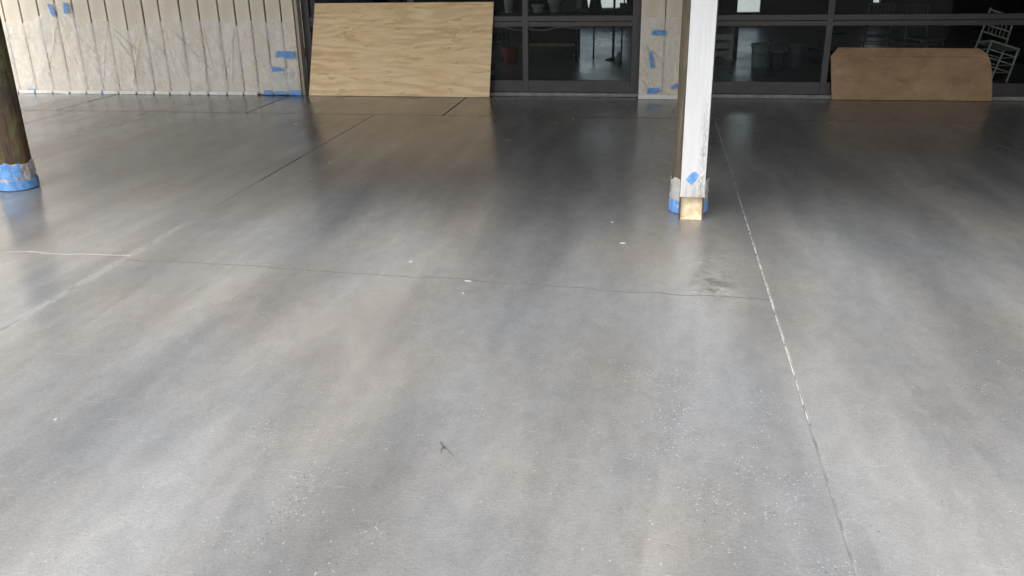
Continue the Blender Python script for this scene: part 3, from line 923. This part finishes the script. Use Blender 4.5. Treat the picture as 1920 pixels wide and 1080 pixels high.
tw = B().tube([(-0.752, 2.775, 0.006), (-0.74, 2.752, 0.008), (-0.722, 2.738, 0.006), (-0.700, 2.712, 0.004), (-0.688, 2.70, 0.003)], [0.0038, 0.003, 0.002, 0.0012, 0.0008], 7)
tw.tube([(-0.732, 2.745, 0.006), (-0.738, 2.725, 0.005), (-0.735, 2.71, 0.003)], [0.002, 0.0015, 0.001], 5)
tag(tw.link('twig', M['bark'], origin=(-0.72, 2.74, 0)), 'short dark twig lying on the foreground concrete', 'twig')

# ---------------------------------------------------------------- things inside the hall
def legs(t, xs, ys, h, r, mat):
    for x in xs:
        for y in ys:
            local(B().tube([(x, y, 0), (x, y, h)], r, 8).link('leg', mat), t)
lt = thing('long_table', (-1.75, 15.3, 0), 'long dark table with wavy pale cloth hem inside the hall', 'table')
local(B().box(-0.95, 0.55, -0.35, 0.35, 0.745, 0.78, bev=0.004).link('tabletop', M['dark_wood']), lt)
legs(lt, (-0.85, 0.40), (-0.28, 0.28), 0.744, 0.022, M['black'])
vs_, fs = [], []
hem, hf = [], []
nx = 60
for i in range(nx + 1):
    x = -0.97 + 1.54 * i / nx
    for j, z in enumerate((0.78, 0.66, 0.55 + 0.02 * math.sin(x * 5) + 0.012 * math.sin(x * 13))):
        vs_.append((x, -0.356 - 0.02 * j * (0.6 + 0.4 * math.sin(x * 17)), z))
    zz = vs_[-1]
    hem += [(zz[0], zz[1] - .003, zz[2] + .002), (zz[0], zz[1] - .005, zz[2] - 0.022)]
    if i:
        for j in range(2):
            a_ = (i - 1) * 3 + j
            fs.append((a_, a_ + 3, a_ + 4, a_ + 1))
        hf.append((2 * i - 2, 2 * i, 2 * i + 1, 2 * i - 1))
cl = local(B().quads(vs_, fs).link('cloth', M['navy'], smooth=True), lt)
h_ = B().quads(hem, hf).link('hem', M['white_plastic'], smooth=True)
h_.parent = cl; h_.location = (0, 0, 0)

be = thing('bench', (-1.95, 16.1, 0), 'dark wooden bench with light front edge behind the long table', 'bench')
local(B().box(-0.45, 0.5, -0.2, 0.25, 0.17, 0.21, bev=.004).link('seat', M['dark_wood']), be)
local(B().box(-0.46, 0.51, -0.225, -0.202, 0.165, 0.215).link('front_edge', M['light_wood']), be)
local(B().box(-0.45, 0.5, 0.22, 0.25, 0.212, 0.7).link('backrest', M['dark_wood']), be)
for x in (-0.4, 0.44):
    for y in (-0.15, 0.18):
        local(B().box(x - .025, x + .025, y - .025, y + .025, 0, 0.168).link('leg', M['dark_wood']), be)

def pot(name, loc, r0, r1, h, mat, label, cat, inv=False, group=None):
    t = thing(name, loc, label, cat, group)
    prof = [(r0, 0), (r0 + (r1 - r0) * .5, h * .5), (r1, h), (r1 - .012, h), (r0 - .012 if r0 > .03 else .005, 0.02)]
    local(B().lathe(prof, 20, cap=(True, True)).link('body', mat, smooth=False), t)
    local(B().lathe([(r1 - .006, h - .03), (r1 + .010, h - .028), (r1 + .010, h + .004), (r1 - .006, h + .004)], 20, cap=(False, False)).link('rim', mat), t)
    return t
pot('red_planter', (-2.40, 14.62, 0), 0.10, 0.155, 0.27, M['red'], 'red tapered planter on the hall floor beside the plywood edge', 'planter')
pot('white_pot', (-2.02, 15.2, 0.782), 0.075, 0.10, 0.13, M['white_plastic'], 'short white pot on the long table nearest the mullion', 'pot', group='white pots on the long table')
pot('white_pot', (-1.74, 15.25, 0.782), 0.075, 0.11, 0.19, M['white_plastic'], 'taller white pot on the long table, right of the short one', 'pot', group='white pots on the long table')
pot('white_pot', (-2.52, 15.2, 0.782), 0.06, 0.085, 0.24, M['white_plastic'], 'white pot at the table end, beside the plywood top corner', 'pot', group='white pots on the long table')

# narrow stand with two black tapered vessels against the bright window
st = thing('narrow_table', (-1.22, 15.35, 0), 'narrow black table on thin legs before the bright back window', 'table')
local(B().box(-0.22, 0.85, 0.06, 0.4, 0.79, 0.82, bev=.003).link('tabletop', M['black']), st)
for (x, y) in ((-0.17, 0.09), (0.14, 0.09), (0.62, 0.09), (0.8, 0.36)):
    local(B().box(x - .014, x + .014, y - .014, y + .014, 0, 0.79).link('leg', M['black']), st)
for x, lab in ((-1.30, 'black tapered vessel on the narrow table, left of its twin'), (-1.07, 'black tapered vessel on the narrow table, beside the thin pole')):
    t = thing('tapered_vessel', (x, 15.55, 0.822), lab, 'vessel', 'black vessels on the narrow table')
    local(B().lathe([(0.115, 0), (0.07, 0.23), (0.06, 0.23), (0.06, 0.2)], 4).link('body', M['black']), t)
    local(B().tube([(0, 0, .2), (0, 0, .36)], .012, 8).link('neck', M['black']), t)
    local(B().box(-.085, .085, -.085, .085, .232, .244).link('collar', M['black']), t)
fp = thing('floor_pole', (-0.73, 15.2, 0), 'thick dark pole rising from the hall floor in front of the bright window', 'pole')
local(B().lathe([(0.13, 0), (0.13, .02), (0.03, .05)], 20).link('base', M['black']), fp)
local(B().tube([(0, 0, .04), (0, 0, 2.2)], .021, 10).link('pole', M['black']), fp)
sb = thing('display_stand', (-0.58, 15.6, 0.822), 'dark green box with a thin rod standing on the narrow table', 'stand')
local(B().box(-.075, .075, -.07, .07, 0, .085, bev=.004).link('box', M['green']), sb)
local(B().tube([(0, 0, .08), (0, 0, .9)], .012, 8).link('rod', M['green']), sb)
gp = thing('green_cabinet', (-1.72, 17.4, 0), 'tall dark green cabinet behind the tables', 'cabinet')
local(B().box(-0.35, 0.20, -0.2, 0.25, 0.05, 2.0, bev=.005).link('body', M['green']), gp)
local(B().box(-0.33, -0.08, -0.222, -0.202, 0.1, 1.95, bev=.003).link('door', M['green']), gp)
local(B().box(-0.07, 0.18, -0.222, -0.202, 0.1, 1.95, bev=.003).link('door', M['green']), gp)

def bucket(loc, lab, mat):
    t = thing('bucket', loc, lab, 'bucket', 'buckets on the hall floor')
    local(B().lathe([(0.12, 0), (0.14, .36), (0.132, .36), (0.112, .02)], 28).link('body', mat, smooth=False), t)
    local(B().lathe([(0.139, .325), (0.149, .326), (0.150, .362), (0.139, .364)], 28, cap=(False, False)).link('rim', mat), t)
    local(B().tube([(-.148, 0, .33), (-.13, -.09, .24), (0, -.15, .19), (.13, -.09, .24), (.148, 0, .33)], .004, 6).link('handle', M['black']), t)
    return t
bucket((1.60, 14.3, 0), 'pale grey bucket on the hall floor, nearer the white box spout', M['grey_plastic'])
bucket((2.16, 14.25, 0), 'shade-coloured grey bucket on the hall floor beside the mullion', painted('shaded_grey_plastic', (0.10, 0.11, 0.125), .5, .15, 8))  # darker copy of the grey plastic, shade put into its colour
sl = thing('slatted_rack', (1.03, 15.5, 0), 'low rack of three pale slats on a dark post inside the hall', 'rack')
for z in (0.08, 0.22, 0.36):
    local(B().box(-0.28, 0.32, -.02, .0, z - .05, z + .04, bev=.003).link('slat', M['pale_slat']), sl)
for x in (-0.09, 0.28):
    local(B().box(x - .035, x + .035, -.062, -.022, 0, 0.52).link('post', M['black']), sl)

# white bamboo style chairs behind the right-hand glass
def chair(loc, rz, lab, tilt=0.0):
    t = thing('bamboo_chair', loc, lab, 'chair', 'white chairs behind the glass', rz)
    m_ = M['chair']
    h, hb_ = 0.44, 0.92
    for x in (-.19, .19):
        local(B().tube([(x * 1.06, -.20, 0), (x, -.18, h)], .014, 8).link('leg', m_), t)
        local(B().tube([(x * 1.06, .22, 0), (x, .18, h), (x * .95, .24, hb_)], .014, 8).link('leg', m_), t)
    for z in (.14, .24, .34):
        for s in (-1, 1):
            local(B().tube([(.195 * s, -.19, z), (.195 * s, .20, z)], .009, 6).link('stretcher', m_), t)
        local(B().tube([(-.2, -.19, z), (.2, -.19, z)], .009, 6).link('stretcher', m_), t)
        local(B().tube([(-.2, .205, z), (.2, .205, z)], .009, 6).link('stretcher', m_), t)
    local(B().box(-.205, .205, -.2, .2, h - .005, h + .02, bev=.006).link('seat', m_), t)
    for z in (.60, .70, .90):
        local(B().tube([(-.185, .18 + (z - h) * .125, z), (.185, .18 + (z - h) * .125, z)], .011, 8).link('back_rail', m_), t)
    for x in (-.11, -.055, 0, .055, .11):
        local(B().tube([(x, .18 + .16 * .125, .60), (x, .18 + .46 * .125, .90)], .006, 6).link('spindle', m_), t)
    return t
c = chair((4.42, 12.82, 0.045), 0, 'white bamboo style chair tipped against the glass, right of the brown board')
c.rotation_euler = (R(-8), R(17), R(6))
dim = M['chair']
M['chair'] = painted('shaded_chair_paint', (0.09, 0.09, 0.08), 0.5, 0.15, 12)  # chair paint darkened: the dark hall's shade is put into the colour
chair((3.95, 14.2, 0), R(24), 'shade-coloured bamboo style chair behind the tipped white chair')
chair((3.35, 14.6, 0), R(-20), 'shade-coloured bamboo style chair whose back shows above the middle of the brown board')

wt = thing('paper_bag', (-0.62, 14.9, 0), 'small crumpled white paper bag on the hall floor near the pole', 'bag')
pbg = B().lathe([(0.055, 0), (0.07, .05), (0.05, .11), (0.03, .15), (0.035, .17)], 9)
for v in pbg.bm.verts:
    v.co.x += rnd(-.01, .01); v.co.y += rnd(-.01, .01)
local(pbg.link('body', M['white_plastic']), wt)
ld = B().lathe([(0.0, .012), (.125, .012), (.135, 0.0), (.0, 0.0)], 24, cap=(False, False))
lo_ = ld.link('round_lid', M['white_plastic'])
lo_.location = (1.88, 14.3, 0.27)
lo_.rotation_euler = (R(14), R(-6), 0)
tag(lo_, 'pale round lid lying tilted on a stool between the two buckets', 'lid')
so_ = thing('low_stool', (1.88, 14.35, 0), 'low black stool between the two buckets', 'stool')
local(B().box(-.13, .13, -.13, .13, .20, .225, bev=.004).link('seat', M['black']), so_)
for x in (-.1, .1):
    for y in (-.1, .1):
        local(B().box(x - .015, x + .015, y - .015, y + .015, 0, .199).link('leg', M['black']), so_)
